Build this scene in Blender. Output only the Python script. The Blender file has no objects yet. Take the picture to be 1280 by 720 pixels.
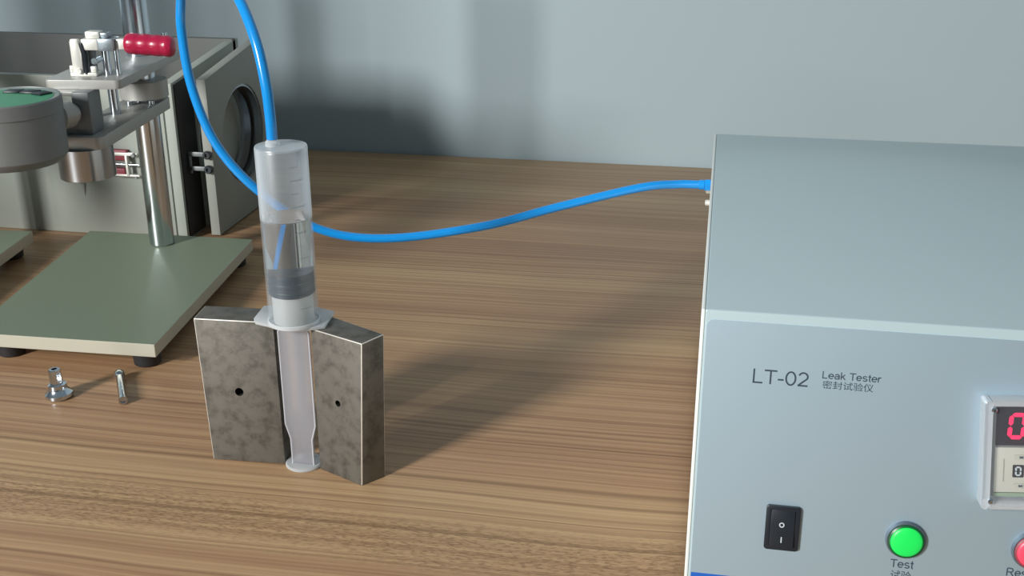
import bpy, bmesh, math, random
from mathutils import Vector, Matrix
random.seed(4)

# ------------------------------------------------------------------ camera, world, light, exposure
SC = bpy.context.scene
COL = SC.collection
cam_data = bpy.data.cameras.new('camera')
cam_data.sensor_width = 36.0
cam_data.lens = 1400.0 * 36.0 / 1280.0
cam_data.clip_start = 0.01
cam = bpy.data.objects.new('camera', cam_data)
COL.objects.link(cam)
RT = Vector((0.9832, 0.1827, -0.0014)).normalized()
FW = Vector((-0.1707, 0.9157, -0.3638)).normalized()
UP = RT.cross(FW).normalized()
RT = FW.cross(UP).normalized()
cam.matrix_world = Matrix(((RT.x, UP.x, -FW.x, 0.0), (RT.y, UP.y, -FW.y, 0.0),
                           (RT.z, UP.z, -FW.z, 0.3638), (0, 0, 0, 1)))
SC.camera = cam

world = bpy.data.worlds.new('room_light')
SC.world = world
world.use_nodes = True
wb = world.node_tree.nodes['Background']
wb.inputs['Color'].default_value = (0.76, 0.92, 1.0, 1)
wb.inputs['Strength'].default_value = 0.235

def area(name, loc, target, sx, sy, power, color):
    l = bpy.data.lights.new(name, 'AREA')
    l.shape = 'RECTANGLE'; l.size = sx; l.size_y = sy
    l.energy = power; l.color = color
    o = bpy.data.objects.new(name, l)
    COL.objects.link(o)
    o.location = loc
    d = Vector(target) - Vector(loc)
    o.rotation_euler = d.to_track_quat('-Z', 'Y').to_euler()
    return o

area('window_daylight', (-2.68, -3.18, 1.95), (-0.2, 0.7, 0.05), 0.75, 1.25, 330.0, (1.0, 0.98, 0.94))

SC.view_settings.view_transform = 'Standard'
SC.view_settings.look = 'None'
SC.view_settings.gamma = 1.0
SC.view_settings.exposure = 0.0
SC.view_settings.use_curve_mapping = False

# ------------------------------------------------------------------ materials
def new_mat(name):
    m = bpy.data.materials.new(name)
    m.use_nodes = True
    nt = m.node_tree
    return m, nt, nt.nodes['Principled BSDF']

def srgb(r, g, b):
    f = lambda c: (c / 255 / 12.92) if c / 255 <= 0.04045 else ((c / 255 + 0.055) / 1.055) ** 2.4
    return (f(r), f(g), f(b), 1)

def simple(name, color, rough=0.5, metal=0.0, spec=0.5, noise=0.0, nscale=200.0, bump=0.0, coat=0.0, stretch=(1, 1, 1)):
    m, nt, p = new_mat(name)
    p.inputs['Base Color'].default_value = color
    p.inputs['Roughness'].default_value = rough
    p.inputs['Metallic'].default_value = metal
    p.inputs['Specular IOR Level'].default_value = spec
    p.inputs['Coat Weight'].default_value = coat
    if noise or bump:
        tc = nt.nodes.new('ShaderNodeTexCoord')
        mp = nt.nodes.new('ShaderNodeMapping')
        mp.inputs['Scale'].default_value = stretch
        nt.links.new(tc.outputs['Object'], mp.inputs['Vector'])
        nz = nt.nodes.new('ShaderNodeTexNoise')
        nz.inputs['Scale'].default_value = nscale
        nz.inputs['Detail'].default_value = 4
        nt.links.new(mp.outputs['Vector'], nz.inputs['Vector'])
        if noise:
            mx = nt.nodes.new('ShaderNodeMix'); mx.data_type = 'RGBA'
            mx.inputs['A'].default_value = tuple(c * (1 - noise) for c in color[:3]) + (1,)
            mx.inputs['B'].default_value = tuple(min(1, c * (1 + noise)) for c in color[:3]) + (1,)
            nt.links.new(nz.outputs['Fac'], mx.inputs['Factor'])
            nt.links.new(mx.outputs['Result'], p.inputs['Base Color'])
        if bump:
            bp = nt.nodes.new('ShaderNodeBump')
            bp.inputs['Strength'].default_value = bump
            bp.inputs['Distance'].default_value = 0.0005
            nt.links.new(nz.outputs['Fac'], bp.inputs['Height'])
            nt.links.new(bp.outputs['Normal'], p.inputs['Normal'])
    return m

FL0, FL1 = 0.075, 0.125      # the flecked board of the desk, in its own depth coordinate
def wood_mat():
    m, nt, p = new_mat('oak_laminate')
    N = nt.nodes.new; L = nt.links.new
    tcn = N('ShaderNodeTexCoord')
    sh = N('ShaderNodeVectorMath'); sh.operation = 'ADD'; sh.inputs[1].default_value = (0.0, 0.14, 0.0)
    L(tcn.outputs['Object'], sh.inputs[0])
    tc = sh
    # slow drift of the grain lines
    warp = N('ShaderNodeTexNoise'); warp.inputs['Scale'].default_value = 2.6; warp.inputs['Detail'].default_value = 2
    L(tc.outputs[0], warp.inputs['Vector'])
    ws = N('ShaderNodeVectorMath'); ws.operation = 'MULTIPLY_ADD'
    ws.inputs[1].default_value = (0.0, 0.03, 0.0); 
    L(warp.outputs['Color'], ws.inputs[0]); L(tc.outputs[0], ws.inputs[2])
    def noise(sx, sy, detail, rough=0.6):
        mp = N('ShaderNodeMapping'); mp.inputs['Scale'].default_value = (sx, sy, 1)
        L(ws.outputs['Vector'], mp.inputs['Vector'])
        n = N('ShaderNodeTexNoise'); n.inputs['Scale'].default_value = 1.0
        n.inputs['Detail'].default_value = detail; n.inputs['Roughness'].default_value = rough
        L(mp.outputs['Vector'], n.inputs['Vector'])
        return n.outputs['Fac']
    def ramp(src, pts):
        r = N('ShaderNodeValToRGB')
        els = r.color_ramp.elements
        while len(els) < len(pts): els.new(0.5)
        for e, (pos, c) in zip(els, pts):
            e.position = pos; e.color = c if len(c) == 4 else (*c, 1)
        L(src, r.inputs['Fac'])
        return r.outputs['Color']
    def mix(fac, a, b, mode='MIX'):
        x = N('ShaderNodeMix'); x.data_type = 'RGBA'; x.blend_type = mode
        if isinstance(fac, float): x.inputs['Factor'].default_value = fac
        else: L(fac, x.inputs['Factor'])
        L(a, x.inputs['A']); L(b, x.inputs['B'])
        return x.outputs['Result']
    broad = ramp(noise(0.5, 13, 3), [(0.33, srgb(142, 107, 80)), (0.5, srgb(163, 128, 96)), (0.66, srgb(184, 154, 116))])
    fine = ramp(noise(1.6, 330, 4, 0.6), [(0.38, srgb(132, 99, 73)), (0.5, srgb(167, 132, 100)), (0.62, srgb(190, 159, 121))])
    c = mix(0.44, broad, fine)
    # thin dark growth lines, stronger in some boards than others
    lines = ramp(noise(0.8, 260, 2, 0.5), [(0.36, (0, 0, 0, 1)), (0.44, (1, 1, 1, 1))])
    dark = N('ShaderNodeRGB'); dark.outputs[0].default_value = srgb(98, 70, 48)
    where = ramp(noise(0.6, 9, 1), [(0.42, (0.12, 0.12, 0.12, 1)), (0.6, (0.48, 0.48, 0.48, 1))])
    inv = N('ShaderNodeMath'); inv.operation = 'SUBTRACT'; inv.inputs[0].default_value = 1.0
    L(lines, inv.inputs[1])
    inv2 = N('ShaderNodeMath'); inv2.operation = 'MULTIPLY'; L(inv.outputs[0], inv2.inputs[0]); L(where, inv2.inputs[1])
    c = mix(inv2.outputs[0], c, dark.outputs[0])
    # short flecks gathered in bands
    fl = ramp(noise(230, 1000, 2, 0.5), [(0.42, (1, 1, 1, 1)), (0.5, (0, 0, 0, 1))])
    sep = N('ShaderNodeSeparateXYZ'); L(ws.outputs['Vector'], sep.inputs[0])
    wob = N('ShaderNodeMath'); wob.operation = 'MULTIPLY_ADD'; wob.inputs[1].default_value = 0.06
    L(noise(3.5, 14, 2), wob.inputs[0]); L(sep.outputs['Y'], wob.inputs[2])
    band = ramp(wob.outputs[0], [(0.0, (0, 0, 0, 1)), (FL0, (0, 0, 0, 1)), (FL0 + 0.02, (1, 1, 1, 1)), (FL1, (1, 1, 1, 1)), (FL1 + 0.02, (0, 0, 0, 1))])
    fm = N('ShaderNodeMath'); fm.operation = 'MULTIPLY'; L(fl, fm.inputs[0]); L(band, fm.inputs[1])
    fm2 = N('ShaderNodeMath'); fm2.operation = 'MULTIPLY'; fm2.inputs[1].default_value = 0.48
    L(fm.outputs[0], fm2.inputs[0])
    dark2 = N('ShaderNodeRGB'); dark2.outputs[0].default_value = srgb(100, 74, 46)
    c = mix(fm2.outputs[0], c, dark2.outputs[0])
    L(c, p.inputs['Base Color'])
    p.inputs['Roughness'].default_value = 0.46
    p.inputs['Specular IOR Level'].default_value = 0.36
    bp = N('ShaderNodeBump'); bp.inputs['Strength'].default_value = 0.12; bp.inputs['Distance'].default_value = 0.0004
    L(lines, bp.inputs['Height']); L(bp.outputs['Normal'], p.inputs['Normal'])
    return m

def worn_steel(name, base, lo, hi, rough=0.42):
    m, nt, p = new_mat(name)
    N = nt.nodes.new; L = nt.links.new
    tc = N('ShaderNodeTexCoord')
    n1 = N('ShaderNodeTexNoise'); n1.inputs['Scale'].default_value = 95; n1.inputs['Detail'].default_value = 6; n1.inputs['Roughness'].default_value = 0.65
    L(tc.outputs['Object'], n1.inputs['Vector'])
    r = N('ShaderNodeValToRGB')
    r.color_ramp.elements[0].position = 0.36; r.color_ramp.elements[0].color = lo
    r.color_ramp.elements[1].position = 0.53; r.color_ramp.elements[1].color = base
    e = r.color_ramp.elements.new(0.75); e.color = hi
    L(n1.outputs['Fac'], r.inputs['Fac'])
    L(r.outputs['Color'], p.inputs['Base Color'])
    p.inputs['Metallic'].default_value = 0.6
    rr = N('ShaderNodeMapRange'); rr.inputs['To Min'].default_value = rough - 0.08; rr.inputs['To Max'].default_value = rough + 0.14
    n2 = N('ShaderNodeTexNoise'); n2.inputs['Scale'].default_value = 190; n2.inputs['Detail'].default_value = 5
    L(tc.outputs['Object'], n2.inputs['Vector']); L(n2.outputs['Fac'], rr.inputs['Value'])
    L(rr.outputs['Result'], p.inputs['Roughness'])
    bp = N('ShaderNodeBump'); bp.inputs['Strength'].default_value = 0.15; bp.inputs['Distance'].default_value = 0.0003
    L(n2.outputs['Fac'], bp.inputs['Height']); L(bp.outputs['Normal'], p.inputs['Normal'])
    return m

def milky(name, color, clear, rough=0.2, edge=0.35, gloss=0.06, gedge=0.16, wet=None):
    """Thin translucent plastic: part passes straight through, part scatters, more at grazing angles."""
    m = bpy.data.materials.new(name); m.use_nodes = True
    nt = m.node_tree; p = nt.nodes['Principled BSDF']; out = nt.nodes['Material Output']
    N = nt.nodes.new; L = nt.links.new
    p.inputs['Base Color'].default_value = color
    p.inputs['Roughness'].default_value = rough
    p.inputs['Specular IOR Level'].default_value = 0.6
    tl = N('ShaderNodeBsdfTranslucent'); tl.inputs['Color'].default_value = color
    m1 = N('ShaderNodeMixShader'); m1.inputs['Fac'].default_value = 0.4
    L(p.outputs['BSDF'], m1.inputs[1]); L(tl.outputs['BSDF'], m1.inputs[2])
    tr = N('ShaderNodeBsdfTransparent'); tr.inputs['Color'].default_value = (0.97, 0.98, 0.99, 1)
    lw = N('ShaderNodeLayerWeight'); lw.inputs['Blend'].default_value = 0.3
    mr = N('ShaderNodeMapRange')
    mr.inputs['To Min'].default_value = 1 - clear; mr.inputs['To Max'].default_value = min(1, 1 - clear + edge)
    L(lw.outputs['Facing'], mr.inputs['Value'])
    fac = mr.outputs['Result']
    if wet:                       # wetted wall below the liquid's level scatters less
        tc = N('ShaderNodeTexCoord'); sx = N('ShaderNodeSeparateXYZ'); L(tc.outputs['Object'], sx.inputs[0])
        wr = N('ShaderNodeMapRange'); wr.inputs['From Min'].default_value = wet - 0.001; wr.inputs['From Max'].default_value = wet + 0.001
        wr.inputs['To Min'].default_value = 0.38; wr.inputs['To Max'].default_value = 1.25
        L(sx.outputs['Z'], wr.inputs['Value'])
        wm_ = N('ShaderNodeMath'); wm_.operation = 'MULTIPLY'; L(fac, wm_.inputs[0]); L(wr.outputs['Result'], wm_.inputs[1]); fac = wm_.outputs[0]
    m2 = N('ShaderNodeMixShader')
    L(fac, m2.inputs['Fac']); L(tr.outputs['BSDF'], m2.inputs[1]); L(m1.outputs['Shader'], m2.inputs[2])
    gl = N('ShaderNodeBsdfGlossy'); gl.inputs['Roughness'].default_value = 0.32
    pw = N('ShaderNodeMath'); pw.operation = 'POWER'; pw.inputs[1].default_value = 3.0
    L(lw.outputs['Facing'], pw.inputs[0])
    fr = N('ShaderNodeMapRange'); fr.inputs['To Min'].default_value = gloss; fr.inputs['To Max'].default_value = gedge
    L(pw.outputs[0], fr.inputs['Value'])
    m3 = N('ShaderNodeMixShader')
    L(fr.outputs['Result'], m3.inputs['Fac']); L(m2.outputs['Shader'], m3.inputs[1]); L(gl.outputs['BSDF'], m3.inputs[2])
    L(m3.outputs['Shader'], out.inputs['Surface'])
    return m

def glow(name, color, strength):
    m, nt, p = new_mat(name)
    p.inputs['Base Color'].default_value = color
    p.inputs['Emission Color'].default_value = color
    p.inputs['Emission Strength'].default_value = strength
    p.inputs['Roughness'].default_value = 0.35
    return m

M = {}
M['wood'] = wood_mat()
M['wall'] = simple('painted_wall', srgb(158, 174, 181), 0.75, noise=0.02, nscale=3)
M['wall_far'] = simple('grey_wall_far', srgb(112, 114, 116), 0.8)
M['floor'] = simple('floor_vinyl', srgb(120, 118, 114), 0.6, noise=0.06, nscale=8)
M['desk_frame'] = simple('desk_leg_grey', srgb(120, 122, 124), 0.5)
M['steel'] = worn_steel('worn_tool_steel', srgb(115, 112, 106), srgb(90, 88, 82), srgb(122, 119, 113), 0.58)
M['edge_glint'] = simple('painted_edge_glint', srgb(214, 210, 203), 0.45, metal=0.4)  # pale colour painting the light caught by the block edges
M['hole'] = simple('dark_hole', srgb(28, 27, 26), 0.8)
M['chrome'] = simple('polished_steel', srgb(204, 212, 220), 0.17, metal=1.0, noise=0.03, nscale=120)
M['brushed'] = simple('brushed_steel', srgb(176, 182, 188), 0.22, metal=0.95, noise=0.05, nscale=300, stretch=(1, 1, 0.05))
M['alu'] = simple('anodised_aluminium', srgb(172, 173, 170), 0.45, metal=0.42, noise=0.04, nscale=250)
M['alu_dark'] = simple('grey_cast_housing', srgb(128, 132, 134), 0.5, metal=0.5, noise=0.03, nscale=200)
M['zinc'] = simple('white_zinc', srgb(226, 226, 220), 0.4, metal=0.35)
M['zinc_blue'] = simple('grey_zinc', srgb(150, 160, 168), 0.35, metal=0.7)
M['plate'] = simple('olive_grey_plate', srgb(126, 138, 118), 0.5, metal=0.25, noise=0.03, nscale=400)
M['plate_edge'] = simple('bare_plate_edge', srgb(182, 180, 165), 0.45, metal=0.2, noise=0.03, nscale=250, stretch=(0.1, 1, 1))
M['black'] = simple('black_rubber', srgb(32, 32, 35), 0.6)
M['black_gloss'] = simple('black_plastic', srgb(30, 36, 44), 0.35)
M['red'] = simple('red_vinyl_grip', srgb(168, 20, 64), 0.28, coat=0.3)
M['red_dark'] = simple('dark_red_grip', srgb(140, 60, 72), 0.45)
M['ivory'] = simple('ivory_paint', srgb(156, 162, 155), 0.5, noise=0.02, nscale=60)
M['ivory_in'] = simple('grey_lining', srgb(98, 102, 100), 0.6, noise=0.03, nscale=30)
M['door'] = simple('grey_door_paint', srgb(140, 144, 138), 0.5, noise=0.02, nscale=60)
M['blue_tube'] = simple('blue_polyurethane', srgb(14, 142, 222), 0.22, spec=0.6, coat=0.3)
M['pp'] = milky('milky_barrel_plastic', (0.84, 0.92, 0.98, 1), 0.92, 0.2, 0.55, wet=0.165)
M['pp_thick'] = milky('milky_flange_plastic', (0.84, 0.88, 0.91, 1), 0.45, 0.25, 0.4)
M['pp_rod'] = milky('milky_rod_plastic', (0.50, 0.50, 0.55, 1), 0.55, 0.3, 0.45)
M['pp_head'] = milky('milky_plunger_head', (0.84, 0.89, 0.90, 1), 0.12, 0.3, 0.1)
M['teal_rubber'] = simple('dark_teal_rubber', srgb(8, 52, 72), 0.45)
M['tester'] = simple('pale_grey_green_paint', srgb(168, 187, 193), 0.26, spec=0.8, noise=0.012, nscale=500, bump=0.04)
M['side_white'] = simple('white_side_paint', srgb(226, 232, 230), 0.4)
M['panel'] = simple('silver_blue_panel_film', srgb(186, 209, 223), 0.56, metal=0.9)
M['ink'] = simple('dark_slate_ink', srgb(50, 66, 80), 0.5)
M['stripe'] = simple('blue_ink', srgb(28, 92, 182), 0.45)
M['mark'] = simple('pale_grey_ink', srgb(190, 200, 205), 0.5)
M['green'] = glow('lit_green_cap', srgb(24, 205, 84), 0.30)
M['green_dark'] = simple('dark_green_collar', srgb(6, 84, 44), 0.3)
M['green_face'] = simple('green_gauge_face', srgb(66, 148, 108), 0.35)
M['dial_ring'] = simple('pale_dial_ring', srgb(150, 162, 156), 0.4)
M['bezel'] = simple('grey_button_bezel', srgb(98, 108, 118), 0.3, metal=0.4)
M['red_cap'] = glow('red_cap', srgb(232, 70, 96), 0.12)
M['led'] = glow('red_led', (0.90, 0.012, 0.09, 1), 0.85)
M['display'] = simple('dark_display_window', srgb(22, 22, 36), 0.35, spec=0.25)
M['cream'] = simple('cream_plastic', srgb(186, 184, 172), 0.45)
M['cream_dark'] = simple('dark_cream_line', srgb(150, 150, 140), 0.5)  # darker cream for the line on the thumbwheel panel
M['sage'] = simple('sage_strip', srgb(132, 150, 128), 0.5)
M['acrylic'] = milky('clear_acrylic_rim', (0.92, 0.95, 0.98, 1), 0.66, 0.06, 0.6)
M['pane'] = milky('clear_acrylic_pane', (0.90, 0.93, 0.96, 1), 0.975, 0.06, 0.3, 0.012, 0.1)
M['rib_edge'] = milky('rib_edge_plastic', (0.84, 0.86, 0.92, 1), 0.25, 0.3, 0.4)
wm, wnt, wp = new_mat('water')
wp.inputs['Base Color'].default_value = (0.95, 0.98, 1, 1)
wp.inputs['Transmission Weight'].default_value = 1.0
wp.inputs['Roughness'].default_value = 0.0
wp.inputs['IOR'].default_value = 1.33
M['water'] = wm

# ------------------------------------------------------------------ mesh helpers
WL = {}
I4 = Matrix.Identity(4)

def merge(dst, src, mtx=I4, mi=0):
    vm = [dst.verts.new(mtx @ v.co) for v in src.verts]
    for f in src.faces:
        try:
            nf = dst.faces.new([vm[v.index] for v in f.verts])
            nf.material_index = mi
        except ValueError:
            pass
    src.free()

def add_poly_prism(bm, pts, h0, h1, mtx=I4, bev=0.0, seg=2, mi=0, only=None):
    """pts: 2-D outline (counter-clockwise), extruded along local z from h0 to h1."""
    t = bmesh.new()
    a = [t.verts.new((p[0], p[1], h0)) for p in pts]
    b = [t.verts.new((p[0], p[1], h1)) for p in pts]
    n = len(pts)
    t.faces.new(a[::-1]); t.faces.new(b)
    for i in range(n):
        t.faces.new((a[i], a[(i + 1) % n], b[(i + 1) % n], b[i]))
    if bev:
        ed = [e for e in t.edges if only is None or only(e)]
        bmesh.ops.bevel(t, geom=ed, offset=bev, segments=seg, affect='EDGES', profile=0.5)
    t.verts.index_update()
    merge(bm, t, mtx, mi)

def add_box(bm, x0, x1, y0, y1, z0, z1, mtx=I4, bev=0.0, seg=2, mi=0):
    add_poly_prism(bm, [(x0, y0), (x1, y0), (x1, y1), (x0, y1)], z0, z1, mtx, bev, seg, mi)

def add_hexa(bm, bot, top, bev=0.0, seg=2, mi=0):
    t = bmesh.new()
    a = [t.verts.new(p) for p in bot]; b = [t.verts.new(p) for p in top]
    t.faces.new(a[::-1]); t.faces.new(b)
    n = len(a)
    for i in range(n):
        t.faces.new((a[i], a[(i + 1) % n], b[(i + 1) % n], b[i]))
    if bev:
        bmesh.ops.bevel(t, geom=list(t.edges), offset=bev, segments=seg, affect='EDGES', profile=0.5)
    t.verts.index_update()
    merge(bm, t, I4, mi)

def basis(p0, d):
    d = Vector(d).normalized()
    u = d.orthogonal().normalized(); w = d.cross(u)
    return Matrix(((u.x, w.x, d.x, p0[0]), (u.y, w.y, d.y, p0[1]), (u.z, w.z, d.z, p0[2]), (0, 0, 0, 1)))

def add_lathe(bm, prof, mtx=I4, seg=32, mi=0, closed=False):
    """prof: list of (radius, height); ends with radius 0 are capped to a point; others get an n-gon cap unless closed."""
    t = bmesh.new()
    rings = []
    for r, h in prof:
        if r <= 1e-9: rings.append([t.verts.new((0, 0, h))])
        else: rings.append([t.verts.new((r * math.cos(2 * math.pi * i / seg), r * math.sin(2 * math.pi * i / seg), h)) for i in range(seg)])
    prs = list(zip(rings[:-1], rings[1:]))
    if closed: prs.append((rings[-1], rings[0]))
    for A, B in prs:
        for i in range(seg):
            j = (i + 1) % seg
            if len(A) == 1 and len(B) == 1: continue
            if len(A) == 1: t.faces.new((A[0], B[j], B[i]))
            elif len(B) == 1: t.faces.new((A[i], A[j], B[0]))
            else: t.faces.new((A[i], A[j], B[j], B[i]))
    if not closed:
        if len(rings[0]) > 1: t.faces.new(rings[0][::-1])
        if len(rings[-1]) > 1: t.faces.new(rings[-1])
    bmesh.ops.recalc_face_normals(t, faces=list(t.faces))
    t.verts.index_update()
    merge(bm, t, mtx, mi)

def add_cyl(bm, p0, p1, r, seg=24, bev=0.0, mi=0, r1=None):
    p0 = Vector(p0); p1 = Vector(p1); h = (p1 - p0).length
    r1 = r if r1 is None else r1
    if bev: prof = [(r - bev, 0), (r, bev), (r1, h - bev), (r1 - bev, h)]
    else: prof = [(r, 0), (r1, h)]
    add_lathe(bm, prof, basis(p0, p1 - p0), seg, mi)

def spline(pts, n=10):
    P = [Vector(p) for p in pts]
    P = [P[0] * 2 - P[1]] + P + [P[-1] * 2 - P[-2]]
    out = []
    for i in range(1, len(P) - 2):
        for k in range(n):
            t = k / n
            a, b, c, d = P[i - 1], P[i], P[i + 1], P[i + 2]
            out.append(0.5 * ((2 * b) + (c - a) * t + (2 * a - 5 * b + 4 * c - d) * t * t + (3 * b - a - 3 * c + d) * t ** 3))
    out.append(P[-2])
    return out

def add_tube(bm, path, r, seg=16, ri=None):
    path = [Vector(p) for p in path]
    t = bmesh.new(); rings = []; u = None
    for i, p in enumerate(path):
        d = (path[min(i + 1, len(path) - 1)] - path[max(i - 1, 0)]).normalized()
        if u is None: u = d.orthogonal().normalized()
        u = (u - d * u.dot(d)).normalized(); w = d.cross(u)
        rings.append([t.verts.new(p + r * (u * math.cos(2 * math.pi * k / seg) + w * math.sin(2 * math.pi * k / seg))) for k in range(seg)])
    for A, B in zip(rings[:-1], rings[1:]):
        for k in range(seg):
            t.faces.new((A[k], A[(k + 1) % seg], B[(k + 1) % seg], B[k]))
    t.faces.new(rings[0][::-1]); t.faces.new(rings[-1])
    bmesh.ops.recalc_face_normals(t, faces=list(t.faces))
    t.verts.index_update()
    merge(bm, t)

def link_mesh(name, me, mats, parent=None, loc=(0, 0, 0)):
    """me holds world coordinates; the object's origin goes to its thing's base (or to loc)."""
    base = WL[parent.name] if parent is not None else Vector(loc)
    me.transform(Matrix.Translation(-base))
    if not isinstance(mats, (list, tuple)): mats = [mats]
    for m in mats: me.materials.append(m)
    me.shade_smooth()
    me.set_sharp_from_angle(angle=math.radians(32))
    o = bpy.data.objects.new(name, me)
    COL.objects.link(o)
    if parent is not None: o.parent = parent
    else: o.location = base
    WL[o.name] = Vector(base)
    return o

def obj(name, bm, mats, parent=None, loc=(0, 0, 0), label=None, recalc=True):
    if recalc: bmesh.ops.recalc_face_normals(bm, faces=list(bm.faces))
    me = bpy.data.meshes.new(name)
    bm.to_mesh(me); bm.free()
    o = link_mesh(name, me, mats, parent, loc)
    if label: o['label'] = label
    return o

def tag(o, label, cat, group=None):
    o['label'] = label; o['category'] = cat
    if group: o['group'] = group
    return o

def thing(name, label, cat, loc, group=None):
    o = bpy.data.objects.new(name, None)
    o.empty_display_size = 0.02
    COL.objects.link(o); o.location = loc
    WL[o.name] = Vector(loc)
    return tag(o, label, cat, group)

def struct(name, bm, mat):
    o = obj(name, bm, mat); o['kind'] = 'structure'
    return o

def cut(o, cutter_bm):
    """Take the cutter's volume out of o's mesh for good."""
    me = bpy.data.meshes.new('cutter'); 
    bmesh.ops.recalc_face_normals(cutter_bm, faces=list(cutter_bm.faces))
    cutter_bm.to_mesh(me); cutter_bm.free()
    me.transform(Matrix.Translation(-WL[o.name]))
    for m in o.data.materials: me.materials.append(m)
    c = bpy.data.objects.new('cutter', me); COL.objects.link(c)
    c.location = WL[o.name]
    md = o.modifiers.new('cut', 'BOOLEAN'); md.operation = 'DIFFERENCE'; md.solver = 'EXACT'; md.object = c
    bpy.context.view_layer.update()
    dg = bpy.context.evaluated_depsgraph_get()
    nm = bpy.data.meshes.new_from_object(o.evaluated_get(dg))
    o.modifiers.remove(md); o.data = nm
    nm.shade_smooth(); nm.set_sharp_from_angle(angle=math.radians(32))
    bpy.data.objects.remove(c)

def text_obj(name, body, mat, mtx, x0, base, width, height, parent, extrude=0.00006, label=None):
    """Lettering laid on a surface: mtx maps (x right, y up, z out) to the world; fitted to a width and a cap height."""
    cu = bpy.data.curves.new(name, 'FONT'); cu.body = body; cu.size = 1.0; cu.extrude = 0.0
    cu.resolution_u = 6
    t = bpy.data.objects.new(name, cu); COL.objects.link(t)
    bpy.context.view_layer.update()
    me = bpy.data.meshes.new_from_object(t.evaluated_get(bpy.context.evaluated_depsgraph_get()))
    bpy.data.objects.remove(t)
    xs = [v.co.x for v in me.vertices]; ys = [v.co.y for v in me.vertices]
    ox, oy = min(xs), (0 if height > 0 else min(ys)); w = max(xs) - ox; h = max(ys) - oy
    bm = bmesh.new(); bm.from_mesh(me)
    r = bmesh.ops.extrude_face_region(bm, geom=list(bm.faces))
    for v in bm.verts: v.co = Vector(((v.co.x - ox) / w * width + x0, (v.co.y - oy) / h * abs(height) + base, 0.00002))
    for g in r['geom']:
        if isinstance(g, bmesh.types.BMVert): g.co.z = extrude + 0.00002
    bm.transform(mtx)
    return obj(name, bm, mat, parent, label=label)

def arc(cx, cy, rx, ry, a0, a1, n=14):
    return [(cx + rx * math.cos(math.radians(a0 + (a1 - a0) * k / n)), cy + ry * math.sin(math.radians(a0 + (a1 - a0) * k / n))) for k in range(n + 1)]

# plain sans-serif letters as strokes, cap height 1: name -> (advance width, strokes)
GLYPH = {
    'L': (0.74, [[(0.10, 1.0), (0.10, 0.06)], [(0.04, 0.06), (0.66, 0.06)]]),
    'T': (0.82, [[(0.02, 0.94), (0.80, 0.94)], [(0.41, 0.94), (0.41, 0.0)]]),
    '-': (0.46, [[(0.05, 0.36), (0.41, 0.36)]]),
    '0': (0.78, [arc(0.39, 0.5, 0.29, 0.45, 0, 360, 28)]),
    '2': (0.78, [arc(0.38, 0.68, 0.27, 0.27, 165, -30, 14) + [(0.08, 0.06)], [(0.06, 0.06), (0.68, 0.06)]]),
    'R': (0.96, [[(0.12, 0.0), (0.12, 0.94)], [(0.12, 0.94), (0.52, 0.94)] + arc(0.52, 0.71, 0.25, 0.23, 90, -90, 10) + [(0.12, 0.48)], [(0.50, 0.48), (0.84, 0.0)]]),
    'e': (0.76, [[(0.09, 0.37), (0.66, 0.37)] + arc(0.375, 0.36, 0.29, 0.31, 5, 320, 20)]),
    'a': (0.76, [arc(0.36, 0.44, 0.25, 0.24, 160, 0, 10) + [(0.61, 0.0)], arc(0.33, 0.21, 0.25, 0.17, 45, 315, 14) + [(0.60, 0.20)], [(0.60, 0.42), (0.36, 0.37)]]),
    'k': (0.68, [[(0.10, 0.0), (0.10, 1.0)], [(0.56, 0.70), (0.11, 0.28)], [(0.26, 0.42), (0.62, 0.0)]]),
    's': (0.70, [arc(0.34, 0.52, 0.23, 0.16, 25, 250, 12) + arc(0.35, 0.20, 0.25, 0.16, 85, -160, 12)]),
    't': (0.42, [[(0.20, 0.94), (0.20, 0.16)] + arc(0.31, 0.16, 0.11, 0.12, 180, 290, 6), [(0.02, 0.66), (0.38, 0.66)]]),
    'r': (0.46, [[(0.10, 0.0), (0.10, 0.70)], arc(0.36, 0.38, 0.26, 0.28, 175, 75, 8)]),
    ' ': (0.42, []),
}

def stroke_text(name, body, mat, mtx, x0, base, width, cap, parent, weight=0.11):
    adv = sum(GLYPH[ch][0] for ch in body); sx = width / (adv - 0.12); x = x0 - 0.05 * sx
    bm = bmesh.new(); lev = 0
    for ch in body:
        aw, strokes = GLYPH[ch]
        for st in strokes:
            P = [Vector((x + px * sx, base + py * cap)) for px, py in st]
            hw = weight * cap / 2; loop = (P[0] - P[-1]).length < 1e-7
            if loop: P = P[:-1]
            n = len(P); rows = []; top = 0.00009 + 0.000004 * (lev % 7); lev += 1
            for i, p in enumerate(P):
                a = P[i - 1] if (i or loop) else p; b = P[(i + 1) % n] if (i < n - 1 or loop) else p
                d0 = (p - a).normalized() if (p - a).length else None; d1 = (b - p).normalized() if (b - p).length else None
                d = ((d0 or d1) + (d1 or d0)).normalized(); nn = Vector((-d.y, d.x))
                k = hw / max(0.55, abs(nn.dot(Vector((-(d1 or d0).y, (d1 or d0).x)))))
                rows.append((p + nn * k, p - nn * k))
            vs = [[bm.verts.new((q.x, q.y, z)) for q, z in ((r[0], 0.00002), (r[0], top), (r[1], top), (r[1], 0.00002))] for r in rows]
            for i in range(n if loop else n - 1):
                A, C = vs[i], vs[(i + 1) % n]
                for k in range(3): bm.faces.new((A[k], A[k + 1], C[k + 1], C[k]))
            if not loop:
                bm.faces.new(vs[0]); bm.faces.new(vs[-1])
        x += aw * sx
    bm.transform(mtx)
    return obj(name, bm, mat, parent)

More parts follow.
